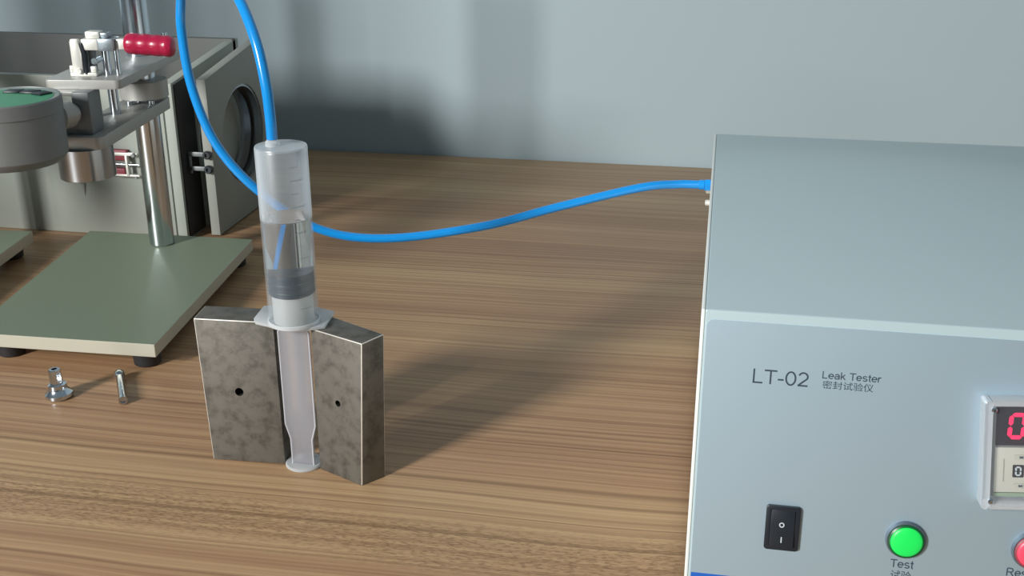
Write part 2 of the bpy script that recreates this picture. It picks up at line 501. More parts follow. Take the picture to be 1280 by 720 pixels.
def rounded_rect(x0, x1, y0, y1, r, n=5):
    pts = []
    for cx, cy, a in ((x1 - r, y0 + r, -90), (x1 - r, y1 - r, 0), (x0 + r, y1 - r, 90), (x0 + r, y0 + r, 180)):
        for k in range(n + 1):
            t = math.radians(a + 90 * k / n)
            pts.append((cx + r * math.cos(t), cy + r * math.sin(t)))
    return pts

B = bmesh.new

# ------------------------------------------------------------------ the room
FZ = -0.75
bm = B(); add_box(bm, -3.2, 2.6, -4.4, 1.46, FZ - 0.05, FZ); struct('floor', bm, M['floor'])
bm = B(); add_box(bm, -3.2, 2.6, 1.364, 1.46, FZ, 2.0); struct('wall_back', bm, M['wall'])

bm = B(); add_box(bm, 2.50, 2.60, -4.4, 1.364, FZ, 2.0); struct('wall_right', bm, M['wall_far'])
bm = B(); add_box(bm, -0.9, 2.50, -4.4, -4.3, FZ, 2.0); struct('wall_front', bm, M['wall_far'])
bm = B(); add_box(bm, -1.27, -1.17, -4.4, 1.364, FZ, -0.15); struct('wall_left', bm, M['wall'])
bm = B()
for k in range(6): add_box(bm, -1.223, -1.217, -0.08 + 0.13 * k, 0.008 + 0.13 * k, -0.15, 2.0)
struct('added_shade_slats', bm, M['wall'])  # unseen slats, added to dim the left part of the back wall

# desk
desk = thing('desk', 'wide wood-grain desk that carries all the equipment, set against the pale wall', 'desk', (-0.1, 0.6, FZ))
bm = B(); add_box(bm, -1.14, 0.75, -0.05, 1.358, -0.03, 0.0, bev=0.001); obj('desk_top', bm, M['wood'], desk)
for x in (-1.10, 0.70):
    for y in (0.0, 1.30):
        bm = B(); add_box(bm, x - 0.025, x + 0.025, y - 0.025, y + 0.025, FZ, -0.03, bev=0.002); obj('leg', bm, M['desk_frame'], desk)

# ------------------------------------------------------------------ leak tester box
TA = math.radians(8.0); TS, TC = math.sin(TA), math.cos(TA)
YT, ZT = 0.4901, 0.165
MP = Matrix(((1, 0, 0, 0), (0, TS, -TC, YT), (0, TC, TS, ZT), (0, 0, 0, 1)))     # panel: x right, y up the panel, z out
tester = thing('leak_tester', 'large pale grey-green instrument box with silver-blue sloping control panel', 'instrument', (0.15, 0.66, 0.0))
zb = 0.010
yb = YT - (ZT - zb) * math.tan(TA)
MX = Matrix(((0, 0, 1, 0), (1, 0, 0, 0), (0, 1, 0, 0), (0, 0, 0, 1)))             # outline in (y, z), extruded along x
bm = B(); add_poly_prism(bm, [(yb, zb), (0.842, zb), (0.842, ZT), (YT, ZT)], 0.0001, 0.300, MX, bev=0.0009, seg=3)
obj('case', bm, M['tester'], tester)
bm = B(); add_poly_prism(bm, [(yb, zb), (0.842, zb), (0.842, ZT), (YT, ZT)], -0.0016, 0.0001, MX, bev=0.0004, seg=2)
obj('side_plate', bm, M['side_white'], tester, label='white side plate')
for x in (0.02, 0.28):
    for y in (0.50, 0.81):
        bm = B(); add_cyl(bm, (x, y, 0), (x, y, zb), 0.011, 20, 0.001); obj('foot', bm, M['black'], tester)
bm = B(); add_poly_prism(bm, rounded_rect(0.0013, 0.2971, -0.150, -0.0047, 0.003), -0.0002, 0.0004, MP); 
panel = obj('control_panel', bm, M['panel'], tester)
MQ = MP @ Matrix.Translation((0, 0, 0.0004))
bm = B(); add_poly_prism(bm, [(0.0016, -0.1465), (0.2968, -0.1465), (0.2968, -0.1335), (0.0016, -0.1335)], 0.00002, 0.00012, MQ); obj('blue_stripe', bm, M['stripe'], panel)
stroke_text('model_lettering', 'LT-02', M['ink'], MQ, 0.0241, -0.0339, 0.0252, 0.0070, panel)
stroke_text('name_lettering', 'Leak Tester', M['ink'], MQ, 0.0554, -0.0291, 0.0259, 0.0035, panel, 0.13)
text_obj('name_lettering', '密封试验仪', M['ink'], MQ, 0.0558, -0.0340, 0.0226, -0.0039, panel)
stroke_text('button_lettering', 'Test', M['ink'], MQ, 0.0945, -0.1198, 0.0103, 0.0041, panel, 0.13)
text_obj('button_lettering', '试验', M['ink'], MQ, 0.0950, -0.1266, 0.0093, -0.0053, panel)
stroke_text('button_lettering', 'Reset', M['ink'], MQ, 0.1463, -0.1182, 0.0135, 0.0041, panel, 0.13)

# rocker switch
sw = Matrix.Translation((0, 0, 0))
bm = B()
outer = rounded_rect(0.0352, 0.0512, -0.1163, -0.0937, 0.0012)
add_poly_prism(bm, outer, 0.0, 0.0018, MQ, bev=0.0004, only=lambda e: all(abs(v.co.z - 0.0018) < 1e-6 for v in e.verts))
rock = obj('rocker_switch', bm, M['black_gloss'], tester, label='black rocker power switch marked with a circle and a bar')
c = B(); add_box(c, 0.0374, 0.0490, -0.1143, -0.0957, 0.0004, 0.006, MQ); cut(rock, c)
bm = B()
add_poly_prism(bm, [(-0.1141, 0.0004), (-0.0959, 0.0004), (-0.0959, 0.0012), (-0.1050, 0.0020), (-0.1141, 0.0034)], 0.0376, 0.0488,
               MQ @ Matrix(((0, 0, 1, 0), (1, 0, 0, 0), (0, 1, 0, 0), (0, 0, 0, 1))), bev=0.0003)
obj('rocker', bm, M['black_gloss'], rock)
ra = math.atan2(0.0012 - 0.0020, -0.0959 + 0.1050)
bm = B(); add_lathe(bm, [(0.00125, 0), (0.00125, 0.0001), (0.00075, 0.0001), (0.00075, 0)], MQ @ Matrix.Translation((0.0428, -0.1032, 0.0019)) @ Matrix.Rotation(ra, 4, 'X'), 24, closed=True)
obj('off_mark', bm, M['mark'], rock)
rb = math.atan2(0.0020 - 0.0034, -0.1050 + 0.1141)
bm = B(); add_box(bm, -0.00025, 0.00025, -0.0014, 0.0014, 0, 0.0001, MQ @ Matrix.Translation((0.0430, -0.1104, 0.00292)) @ Matrix.Rotation(rb, 4, 'X'))
obj('on_mark', bm, M['mark'], rock)

# push buttons
def push_button(name, x, t, capm, ringm, label):
    mt = MQ @ Matrix.Translation((x, -t, 0))
    bm = B(); add_lathe(bm, [(0.0092, 0), (0.0092, 0.0012), (0.0087, 0.0026), (0.0083, 0.0026), (0.0083, 0.0004), (0, 0.0004)], mt, 40)
    b = obj(name, bm, M['bezel'], tester, label=label)
    bm = B(); add_lathe(bm, [(0.0082, 0.0004), (0.0082, 0.0032), (0.0074, 0.0036), (0.0074, 0.001)], mt, 40, closed=True); obj('collar', bm, ringm, b)
    prof = [(0.0073, 0.001), (0.0073, 0.0036)] + [(0.0073 * math.cos(a), 0.0036 + 0.0014 * math.sin(a)) for a in [math.radians(15 * k) for k in range(1, 6)]] + [(0, 0.0050)]
    bm = B(); add_lathe(bm, prof, mt, 40); obj('cap', bm, capm, b)
push_button('test_button', 0.0999, 0.1049, M['green'], M['green_dark'], 'round green push button')
push_button('reset_button', 0.1560, 0.1042, M['red_cap'], M['red_dark'], 'round red push button')

# counter display under a clear cover
MM = MQ @ Matrix.Translation((0.1252, -0.0311, 0)) @ Matrix.Rotation(math.radians(4.6), 4, 'Z')
meter = None
bm = B(); add_box(bm, 0.0046, 0.0500, -0.0478, -0.0020, 0.0, 0.0030, MM, bev=0.0005)
meter = obj('counter', bm, M['alu_dark'], tester, label='counter module with red digits under a clear cover')
bm = B(); add_box(bm, 0.0062, 0.0484, -0.0226, -0.0032, 0.003, 0.0042, MM, bev=0.0002); dsp = obj('display_window', bm, M['display'], meter)
bm = B(); add_box(bm, 0.0062, 0.0484, -0.0452, -0.0236, 0.003, 0.0042, MM, bev=0.0003); thumb = obj('thumbwheel_panel', bm, M['cream'], meter)
bm = B(); add_box(bm, 0.0062, 0.0484, -0.0474, -0.0456, 0.003, 0.0038, MM); obj('label_strip', bm, M['sage'], meter)
def zero(bm, x, y, w, h, t, mtx, sl=0.08):
    """A zero of six bars, leaning a little."""
    def seg(ax, ay, bx, by):
        d = Vector((bx - ax, by - ay)).normalized(); n = Vector((-d.y, d.x)) * t / 2; g = d * t * 0.12
        P = [(ax + g.x, ay + g.y), (ax + d.x * t * .6 + n.x, ay + d.y * t * .6 + n.y), (bx - d.x * t * .6 + n.x, by - d.y * t * .6 + n.y), (bx - g.x, by - g.y), (bx - d.x * t * .6 - n.x, by - d.y * t * .6 - n.y), (ax + d.x * t * .6 - n.x, ay + d.y * t * .6 - n.y)]
        P = [(px + (py - y) * sl, py) for px, py in P]
        if sum(P[i][0] * P[(i + 1) % 6][1] - P[(i + 1) % 6][0] * P[i][1] for i in range(6)) < 0: P = P[::-1]
        add_poly_prism(bm, P, 0.00003, 0.00015, mtx)
    seg(x, y, x + w, y); seg(x, y + h, x + w, y + h)
    for sx in (x, x + w):
        seg(sx, y, sx, y + h / 2); seg(sx, y + h / 2, sx, y + h)
MD = MM @ Matrix.Translation((0, 0, 0.0042))
for k in range(3):
    bm = B(); zero(bm, 0.0117 + 0.0108 * k, -0.0186, 0.0056, 0.0106, 0.0019, MD); obj('digit', bm, M['led'], dsp)
bm = B(); add_box(bm, 0.0098, 0.0103, -0.0400, -0.0290, 0.00002, 0.0001, MD); obj('scribed_line', bm, M['cream_dark'], thumb)
for k in range(3):
    x = 0.0138 + 0.0098 * k
    bm = B(); add_poly_prism(bm, rounded_rect(x, x + 0.0048, -0.0378, -0.0318, 0.0005), 0.00002, 0.0002, MD); w = obj('digit_wheel', bm, M['display'], thumb)
    bm = B(); zero(bm, x + 0.0014, -0.0367, 0.0020, 0.0038, 0.0007, MD @ Matrix.Translation((0, 0, 0.0002)), 0.0); obj('wheel_digit', bm, M['mark'], thumb)
    for yy in (-0.0280, -0.0418):
        bm = B(); add_poly_prism(bm, rounded_rect(x + 0.0003, x + 0.0045, yy - 0.0011, yy + 0.0011, 0.0006), 0.00002, 0.0006, MD); obj('wheel_key', bm, M['cream'], thumb)
        bm = B(); add_box(bm, x + 0.0026, x + 0.0042, yy - 0.0005, yy + 0.0005, 0.0006, 0.0008, MD); obj('key_mark', bm, M['ink'], thumb)
# clear cover: rim on the panel, four walls, a front pane and corner screws
bm = B()
for x0, x1, y0, y1 in ((0.0, 0.0034, -0.0515, 0.0), (0.0520, 0.0554, -0.0515, 0.0)):
    add_poly_prism(bm, rounded_rect(x0, x1, y0, y1, 0.0012), 0.0, 0.0095, MM, bev=0.0006)
for y0, y1 in ((-0.0515, -0.0490), (-0.0025, 0.0)):
    add_box(bm, 0.0034, 0.0520, y0, y1, 0.0, 0.0095, MM, bev=0.0004)
cover = obj('clear_cover', bm, M['acrylic'], meter)
bm = B(); add_box(bm, 0.0034, 0.0520, -0.0490, -0.0025, 0.0078, 0.0090, MM); obj('cover_pane', bm, M['pane'], cover)
for x, y in ((0.0038, -0.0040), (0.0038, -0.0475), (0.0516, -0.0040), (0.0516, -0.0475)):
    bm = B(); add_lathe(bm, [(0.0013, 0.0085), (0.0013, 0.0102), (0.0007, 0.0109), (0, 0.0109)], MM @ Matrix.Translation((x, y, 0)), 16); obj('cover_screw', bm, M['chrome'], cover)

# air outlet and two screws on the tester's side
bm = B(); add_cyl(bm, (-0.0016, 0.79, 0.1395), (-0.0060, 0.79, 0.1395), 0.0044, 6, 0.0005); add_cyl(bm, (-0.0060, 0.79, 0.1395), (-0.0100, 0.79, 0.1395), 0.0036, 24, 0.0004)
obj('air_outlet', bm, M['blue_tube'], tester)
for z in (0.1325, 0.1232):
    bm = B(); add_lathe(bm, [(0.0022, 0), (0.0022, 0.0028), (0.0014, 0.0036), (0, 0.0036)], basis((-0.0016, 0.80, z), (-1, 0, 0)), 16); obj('side_screw', bm, M['zinc'], tester)

# ------------------------------------------------------------------ steel blocks holding the syringe
def steel_block(label, bot, top, hole, hdir, hr, loc):
    t = thing('steel_block', label, 'block', loc, 'worn steel blocks')
    bm = B(); add_hexa(bm, bot, top, bev=0.0005, seg=2)
    for f in bm.faces:
        if f.calc_area() < 8e-5 and f.calc_center_median().z > 0.002 and not (abs(f.calc_center_median().x + 0.2436) < 0.0185 and f.calc_center_median().z < 0.09): f.material_index = 2  # bevels painted bright as if lit, except at the bottom and beside the rod
    body = obj('body', bm, [M['steel'], M['hole'], M['edge_glint']], t)
    c = B(); h = Vector(hole); d = Vector(hdir).normalized(); add_cyl(c, h - d * 0.004, h + d * 0.012, hr, 20, mi=1); 
    cut(body, c)
    return t, body
lb, lbody = steel_block('worn steel block to the left of the plunger rod, one drilled hole', 
    [(-0.3040, 0.5843, 0), (-0.2565, 0.5869, 0), (-0.2576, 0.6085, 0), (-0.3052, 0.6055, 0)],
    [(-0.3079, 0.5860, 0.0971), (-0.2573, 0.5885, 0.0971), (-0.2580, 0.6098, 0.0971), (-0.3098, 0.6068, 0.0971)],
    (-0.2827, 0.5862, 0.0490), (-0.03, 1, 0), 0.0028, (-0.2805, 0.597, 0))
rb_, rbody = steel_block('worn steel block to the right of the plunger rod, turned so its dark side shows',
    [(-0.2325, 0.5850, 0), (-0.2003, 0.5701, 0), (-0.1893, 0.5835, 0), (-0.2260, 0.6040, 0)],
    [(-0.2317, 0.5838, 0.0971), (-0.1947, 0.5678, 0.0971), (-0.1861, 0.5837, 0.0971), (-0.2262, 0.6045, 0.0971)],
    (-0.2150, 0.5768, 0.0519), (0.4, 1, 0), 0.0021, (-0.2095, 0.586, 0))

# ------------------------------------------------------------------ syringe, upside down
SX, SY = -0.2436, 0.5887
syr = thing('syringe', 'large clear plastic syringe stood upside down on its plunger between two steel blocks', 'syringe', (SX, SY, 0))
MS = Matrix.Translation((SX, SY, 0))
bm = B()
add_lathe(bm, [(0.0140, 0.0992), (0.0150, 0.0992), (0.0150, 0.2068), (0.0147, 0.2076), (0.0040, 0.2078), (0.0, 0.2078), (0.0, 0.2066), (0.0136, 0.2062), (0.0140, 0.2050)], MS, 64, closed=True)
barrel = obj('barrel', bm, M['pp'], syr)
bm = B()
fl = [(-0.2696, 0.5885), (-0.2663, 0.5831), (-0.2503, 0.5783), (-0.2420, 0.5764), (-0.2340, 0.5778), (-0.2228, 0.5845), (-0.2247, 0.6083), (-0.2370, 0.6125), (-0.2500, 0.6125), (-0.2713, 0.6091)]
add_poly_prism(bm, fl, 0.0974, 0.0992, bev=0.0005)
obj('finger_flange', bm, M['pp_thick'], syr)
bm = B(); add_lathe(bm, [(0.0151, 0.0992), (0.0157, 0.0992), (0.0157, 0.1010), (0.0151, 0.1016)], MS, 64, closed=True); obj('barrel_ring', bm, M['pp_thick'], barrel)
TX, TY = -0.2478, 0.5872
bm = B(); add_lathe(bm, [(0.0042, 0.2077), (0.0040, 0.2100), (0.0030, 0.2112), (0, 0.2114)], Matrix.Translation((TX, TY, 0)), 24); obj('tip', bm, M['pp_thick'], syr)
# graduation marks round the barrel
a0 = math.atan2(-SY, -SX)   # towards the viewer's side of the barrel
for i in range(12):
    z = 0.112 + 0.0078 * i
    bm = B(); n = 14 if i % 2 == 0 else 7
    A = [a0 + math.radians(14 + k * 2.4) for k in range(n + 1)]
    for q0, q1 in zip(A[:-1], A[1:]):
        r = 0.01506
        v = [bm.verts.new((SX + r * math.cos(q), SY + r * math.sin(q), zz)) for q, zz in ((q0, z), (q1, z), (q1, z + 0.00028), (q0, z + 0.00028))]
        bm.faces.new(v)
    obj('graduation_mark', bm, simple('graduation_ink', srgb(120, 132, 140), 0.6) if i == 0 else bpy.data.materials['graduation_ink'], barrel)
# plunger
bm = B(); add_lathe(bm, [(0.0, 0.0995), (0.0118, 0.0995), (0.0122, 0.1005), (0.0122, 0.1180), (0.0, 0.1180)], MS, 48); obj('plunger_head', bm, M['pp_head'], syr)
bm = B()
add_lathe(bm, [(0, 0.1182), (0.0132, 0.1182), (0.0138, 0.1188), (0.0138, 0.1212), (0.0134, 0.1218), (0.0134, 0.1240), (0.0138, 0.1246), (0.0138, 0.1262), (0.0134, 0.1268), (0.0134, 0.1296), (0.0138, 0.1302), (0.0136, 0.1322), (0.0, 0.1330)], MS, 64)
obj('rubber_stopper', bm, M['teal_rubber'], syr)
bm = B(); add_lathe(bm, [(0, 0.1316), (0.0136, 0.1312), (0.0138, 0.1316), (0.0138, 0.1652), (0.0132, 0.1647), (0, 0.1646)], MS, 64); obj('water', bm, M['water'], syr)
# rod: a broad rib facing front, narrowing above the thumb disc, and a cross rib behind it
MR = Matrix(((1, 0, 0, SX), (0, 0, -1, 0.5862), (0, 1, 0, 0), (0, 0, 0, 1)))
def rib_outline(w, wn):
    L_ = [(-wn, 0.0022), (wn, 0.0022), (wn, 0.0200), (w, 0.0300), (w, 0.0930), (w - 0.0018, 0.0955), (-w + 0.0018, 0.0955), (-w, 0.0930), (-w, 0.0300), (-wn, 0.0200)]
    return L_
bm = B(); add_poly_prism(bm, rib_outline(0.0100, 0.0072), -0.0009, 0.0009, MR, bev=0.0004); rod = obj('plunger_rod', bm, M['pp_rod'], syr)
bm = B(); ol = rib_outline(0.0100, 0.0072)[1:] + [rib_outline(0.0100, 0.0072)[0]]
add_tube(bm, [MR @ Vector((p[0] * 0.97, p[1], 0.0008)) for p in ol], 0.00055, 8); obj('rib_edge', bm, M['rib_edge'], rod, label='pale raised edge of the rod')
bm = B(); add_box(bm, SX - 0.0009, SX + 0.0009, 0.5872, 0.5975, 0.0022, 0.0975, bev=0.0003); obj('cross_rib', bm, M['pp_rod'], rod)
bm = B(); add_lathe(bm, [(0, 0.0972), (0.009, 0.0972), (0.009, 0.0995), (0, 0.0995)], MS, 32); obj('rod_shoulder', bm, M['pp_head'], rod)
bm = B(); add_lathe(bm, [(0, 0.0002), (0.0112, 0.0002), (0.0117, 0.0008), (0.0117, 0.0016), (0.0110, 0.0022), (0, 0.0022)], Matrix.Translation((SX - 0.0009, 0.5893, 0)), 48); obj('thumb_disc', bm, M['pp_thick'], syr)

# ------------------------------------------------------------------ blue air tube
path = spline([(-0.0102, 0.79, 0.1395), (-0.0260, 0.786, 0.1400), (-0.0514, 0.775, 0.1393), (-0.1066, 0.7597, 0.1270), (-0.1619, 0.7441, 0.1135), (-0.2259, 0.7194, 0.1091),
               (-0.2701, 0.7043, 0.1192), (-0.3049, 0.6883, 0.1503), (-0.3292, 0.6851, 0.1811), (-0.3428, 0.6863, 0.2180), (-0.3472, 0.6888, 0.2540), (-0.3443, 0.6867, 0.2746),
               (-0.3360, 0.676, 0.2960), (-0.3180, 0.655, 0.3105), (-0.2920, 0.629, 0.3060), (-0.2700, 0.609, 0.2860), (-0.2560, 0.595, 0.2650), (-0.2495, 0.5885, 0.2430), (-0.2479, 0.5873, 0.2250), (-0.2478, 0.5872, 0.2116)], 10)
bm = B(); add_tube(bm, path, 0.0031, 18)
tag(obj('air_tube', bm, M['blue_tube'], loc=(-0.0102, 0.79, 0.1395)), 'bright blue air tube looping from the syringe tip to the instrument box', 'tube')

# ------------------------------------------------------------------ press stand with gauge
SA = math.radians(7.3)
PX, PY = -0.5033, 0.915
MT = Matrix.Translation((PX, PY, 0)) @ Matrix.Rotation(SA, 4, 'Z')
def L3(x, y, z): return MT @ Vector((x, y, z))

def base_plate(parent, mtx, outline, feet):
    bm = B(); add_poly_prism(bm, outline, 0.0115, 0.0220, mtx, bev=0.0004, seg=1)
    bm.faces.ensure_lookup_table()
    for f in bm.faces:
        f.normal_update()
        f.material_index = 0 if f.normal.z > 0.9 else 1
    p = obj('base_plate', bm, [M['plate'], M['plate_edge']], parent, recalc=False)
    for x, y in feet:
        bm = B(); add_lathe(bm, [(0.0085, 0), (0.0100, 0.0012), (0.0108, 0.0115)], mtx @ Matrix.Translation((x, y, 0)), 28); obj('foot', bm, M['black'], parent)
    return p
stand = thing('press_stand', 'steel pole stand on an olive-grey plate with gauge, needle holder and red-handled clamp', 'stand', (PX, PY, 0), 'press stands')
base_plate(stand, MT, [(-0.0760, -0.2130), (0.0743, -0.2277), (0.0810, 0.0155), (-0.0828, 0.0330)], [(0.0615, -0.2130), (-0.0505, -0.2010), (0.066, 0.004), (-0.068, 0.018)])
bm = B(); add_cyl(bm, L3(0, 0, 0.0221), L3(0, 0, 0.420), 0.0112, 48, 0.001); obj('pole', bm, M['chrome'], stand)
# lower arm
bm = B(); add_poly_prism(bm, rounded_rect(-0.0205, 0.0170, -0.1395, 0.0190, 0.006), 0.1468, 0.1568, MT, bev=0.0005, only=lambda e: abs(e.verts[0].co.z - e.verts[1].co.z) < 1e-6); obj('lower_arm', bm, M['alu'], stand)
bm = B(); add_lathe(bm, [(0.0206, 0.1215), (0.0215, 0.1222), (0.0215, 0.1466), (0.0, 0.1466)], MT @ Matrix.Translation((-0.0045, -0.1240, 0)), 56)
hold = obj('needle_holder', bm, M['brushed'], stand, label='polished cylinder under the lower arm')
bm = B(); add_lathe(bm, [(0.0022, 0.1215), (0.0019, 0.1165), (0.0003, 0.1080), (0, 0.1078)], MT @ Matrix.Translation((-0.0055, -0.1330, 0)), 14); obj('needle', bm, M['alu_dark'], hold)
# collar on the pole, upper arm, spacer pins
bm = B(); add_lathe(bm, [(0.0113, 0.1600), (0.0204, 0.1600), (0.0210, 0.1606), (0.0210, 0.1752), (0.0204, 0.1758), (0.0113, 0.1758)], MT, 48, closed=True)
coll = obj('collar', bm, M['alu'], stand)
for ax, ay in ((-0.006, -0.0205), (0.012, -0.017)):
    bm = B(); add_cyl(bm, L3(ax, ay, 0.1568), L3(ax, ay, 0.1602), 0.0028, 12); obj('collar_screw', bm, M['chrome'], coll)
bm = B(); add_poly_prism(bm, rounded_rect(-0.0330, 0.0270, -0.1170, 0.0280, 0.004), 0.1900, 0.1970, MT, bev=0.0006, only=lambda e: abs(e.verts[0].co.z - e.verts[1].co.z) < 1e-6); obj('upper_arm', bm, M['alu'], stand)
for x, y in ((-0.0046, -0.0560), (-0.0172, -0.0660)):
    bm = B(); add_cyl(bm, L3(x, y, 0.1568), L3(x, y, 0.1900), 0.0042, 28); obj('spacer_pin', bm, M['chrome'], stand)
bm = B(); add_cyl(bm, L3(0.020, 0.012, 0.197), L3(0.020, 0.012, 0.2150), 0.0028, 16, 0.0004); obj('arm_screw', bm, M['chrome'], stand)
# gauge block and stem
bm = B(); add_box(bm, -0.0065, 0.0070, -0.1310, -0.1080, 0.1570, 0.1900, MT, bev=0.0006); obj('gauge_block', bm, M['alu_dark'], stand)
bm = B(); add_box(bm, -0.0170, -0.0060, -0.1310, -0.1130, 0.1570, 0.1660, MT, bev=0.0005); obj('block_step', bm, M['alu_dark'], stand)
bm = B(); add_poly_prism(bm, [(-0.0290, -0.1230), (0.0040, -0.1300), (0.0040, -0.1040), (-0.0200, -0.1040)], 0.1862, 0.1898, MT, bev=0.0003); obj('bracket', bm, M['alu'], stand)

# toggle clamp on the upper arm
def cb(name, x0, x1, y0, y1, z0, z1, mat, bev=0.0008, par=None, lab=None):
    par = par or cl
    bm = B(); add_box(bm, x0, x1, y0, y1, z0, z1, MT, bev=bev); return obj(name, bm, M[mat], par, label=lab)
cl = cb('toggle_clamp', -0.0180, 0.0036, -0.1020, -0.0860, 0.1970, 0.2000, 'zinc', par=stand, lab='white metal toggle clamp with ribbed red handle')
cb('base_cheek', -0.0180, -0.0145, -0.1020, -0.0990, 0.2000, 0.2055, 'zinc')
cb('base_cheek', -0.0010, 0.0036, -0.1020, -0.0990, 0.2000, 0.2050, 'zinc')
bm = B(); add_poly_prism(bm, [(-0.0150, 0.1990), (-0.0065, 0.1990), (-0.0062, 0.2150), (-0.0075, 0.2265), (-0.0140, 0.2265), (-0.0150, 0.2240)], 0.0990, 0.1030,
    MT @ Matrix(((1, 0, 0, 0), (0, 0, -1, 0), (0, 1, 0, 0), (0, 0, 0, 1))), bev=0.001); obj('link_plate', bm, M['zinc'], cl)
bm = B(); add_poly_prism(bm, [(-0.0058, 0.1985), (-0.0034, 0.1985), (-0.0030, 0.2150), (-0.0050, 0.2238), (-0.0072, 0.2238), (-0.0066, 0.2200)], 0.0985, 0.1024,
    MT @ Matrix(((1, 0, 0, 0), (0, 0, -1, 0), (0, 1, 0, 0), (0, 0, 0, 1))), bev=0.0008); obj('link_arm', bm, M['black_gloss'], cl)
bm = B(); add_cyl(bm, L3(-0.0095, -0.1045, 0.2015), L3(-0.0095, -0.0990, 0.2015), 0.0022, 16, 0.0004); obj('rivet', bm, M['zinc'], cl)
cb('lever', -0.0062, 0.0072, -0.1015, -0.0870, 0.2175, 0.2262, 'zinc')
cb('lever_sleeve', 0.0072, 0.0200, -0.1020, -0.0865, 0.2170, 0.2266, 'zinc_blue')
cb('handle_shank', 0.0200, 0.0290, -0.0980, -0.0900, 0.2178, 0.2258, 'zinc')
cb('top_pad', -0.0035, 0.0085, -0.0990, -0.0890, 0.2262, 0.2318, 'zinc', 0.0014)
cb('top_pad', 0.0086, 0.0150, -0.0985, -0.0895, 0.2266, 0.2308, 'zinc_blue', 0.001)
for x, r in ((0.0098, 0.0032), (0.0185, 0.0024)):
    bm = B(); add_cyl(bm, L3(x, -0.094, 0.1970), L3(x, -0.094, 0.2172), r, 20); obj('post', bm, M['chrome'], cl)
bm = B(); add_cyl(bm, L3(0.0015, -0.0985, 0.2085), L3(0.0015, -0.088, 0.2085), 0.0028, 18, 0.0004); obj('pivot_pin', bm, M['chrome'], cl)
bm = B(); add_cyl(bm, L3(-0.0020, -0.0935, 0.2000), L3(-0.0020, -0.0935, 0.2175), 0.0034, 18); obj('pivot_post', bm, M['alu_dark'], cl)
prof = [(0.0068, 0.0), (0.0080, 0.0016)]
for k in range(3):
    h = 0.0024 + 0.0096 * k
    prof += [(0.0083, h + 0.0012), (0.00845, h + 0.0040), (0.0083, h + 0.0066), (0.0079, h + 0.0084)]
prof += [(0.0084, 0.0322), (0.0084, 0.0350), (0.0070, 0.0374), (0.0035, 0.0388), (0, 0.0390)]
bm = B(); add_lathe(bm, prof, basis(L3(0.0276, -0.094, 0.2222), L3(0.0650, -0.094, 0.2198) - L3(0.0276, -0.094, 0.2222)), 32); obj('red_handle', bm, M['red'], cl)

# round pressure gauge beside the arm
GX, GY = -0.0300, -0.1875
MG = MT @ Matrix.Translation((GX, GY, 0))
bm = B(); add_lathe(bm, [(0.0330, 0.1500), (0.0372, 0.1540), (0.0385, 0.1560), (0.0385, 0.1870), (0, 0.1870)], MG, 64); gg = obj('pressure_gauge', bm, M['alu_dark'], stand, label='round grey gauge lying face up with a green dial')
bm = B(); add_lathe(bm, [(0.0386, 0.1870), (0.0392, 0.1874), (0.0392, 0.1972), (0.0385, 0.1982), (0.0378, 0.1982), (0.0375, 0.1976), (0.0375, 0.1870)], MG, 64, closed=True); obj('rim', bm, M['alu_dark'], gg)
bm = B(); add_lathe(bm, [(0.0374, 0.1870), (0.0374, 0.1978), (0, 0.1978)], MG, 56); dial = obj('dial', bm, M['dial_ring'], gg)
bm = B(); add_lathe(bm, [(0.0330, 0.1978), (0.0330, 0.1980), (0, 0.1980)], MG @ Matrix.Translation((0.002, -0.003, 0)), 48); obj('green_face', bm, M['green_face'], gg)
for x0, x1, tw in ((-0.0080, 0.0040, 0), (0.0055, 0.0170, -6), (0.0175, 0.0275, -28)):
    xm = (x0 + x1) / 2
    bm = B(); add_box(bm, x0 - xm, x1 - xm, -0.0055, 0.0055, 0, 0.0012, MG @ Matrix.Translation((xm, 0.0190 - abs(tw) * 0.00024, 0.1980)) @ Matrix.Rotation(math.radians(tw), 4, 'Z'), bev=0.0004); obj('gauge_key', bm, M['black_gloss'], gg)
g0 = L3(GX, GY, 0.176); g1 = L3(0.000, -0.120, 0.174); gd = (g1 - g0).normalized()
bm = B(); add_lathe(bm, [(0.0085, 0.0360), (0.0085, 0.0435), (0.0105, 0.0450), (0.0105, 0.0555), (0.0075, 0.0570), (0.0075, 0.0605)], basis(g0, gd), 24); obj('stem', bm, M['alu'], gg)

# second stand at the picture's edge
MT2 = Matrix.Translation((-0.7255, 0.9110, 0)) @ Matrix.Rotation(math.radians(9.5), 4, 'Z')
st2 = thing('press_stand', 'second olive-grey stand plate, mostly cut off beside the ivory cabinet', 'stand', (-0.7255, 0.9110, 0), 'press stands')
base_plate(st2, MT2, [(-0.0800, -0.2270), (0.0780, -0.2270), (0.0830, 0.0010), (-0.0800, 0.0160)], [(0.066, -0.213), (-0.066, -0.213), (0.066, -0.012), (-0.066, 0.002)])
bm = B(); add_cyl(bm, MT2 @ Vector((0, -0.015, 0.0221)), MT2 @ Vector((0, -0.015, 0.420)), 0.0112, 40, 0.001); obj('pole', bm, M['chrome'], st2)

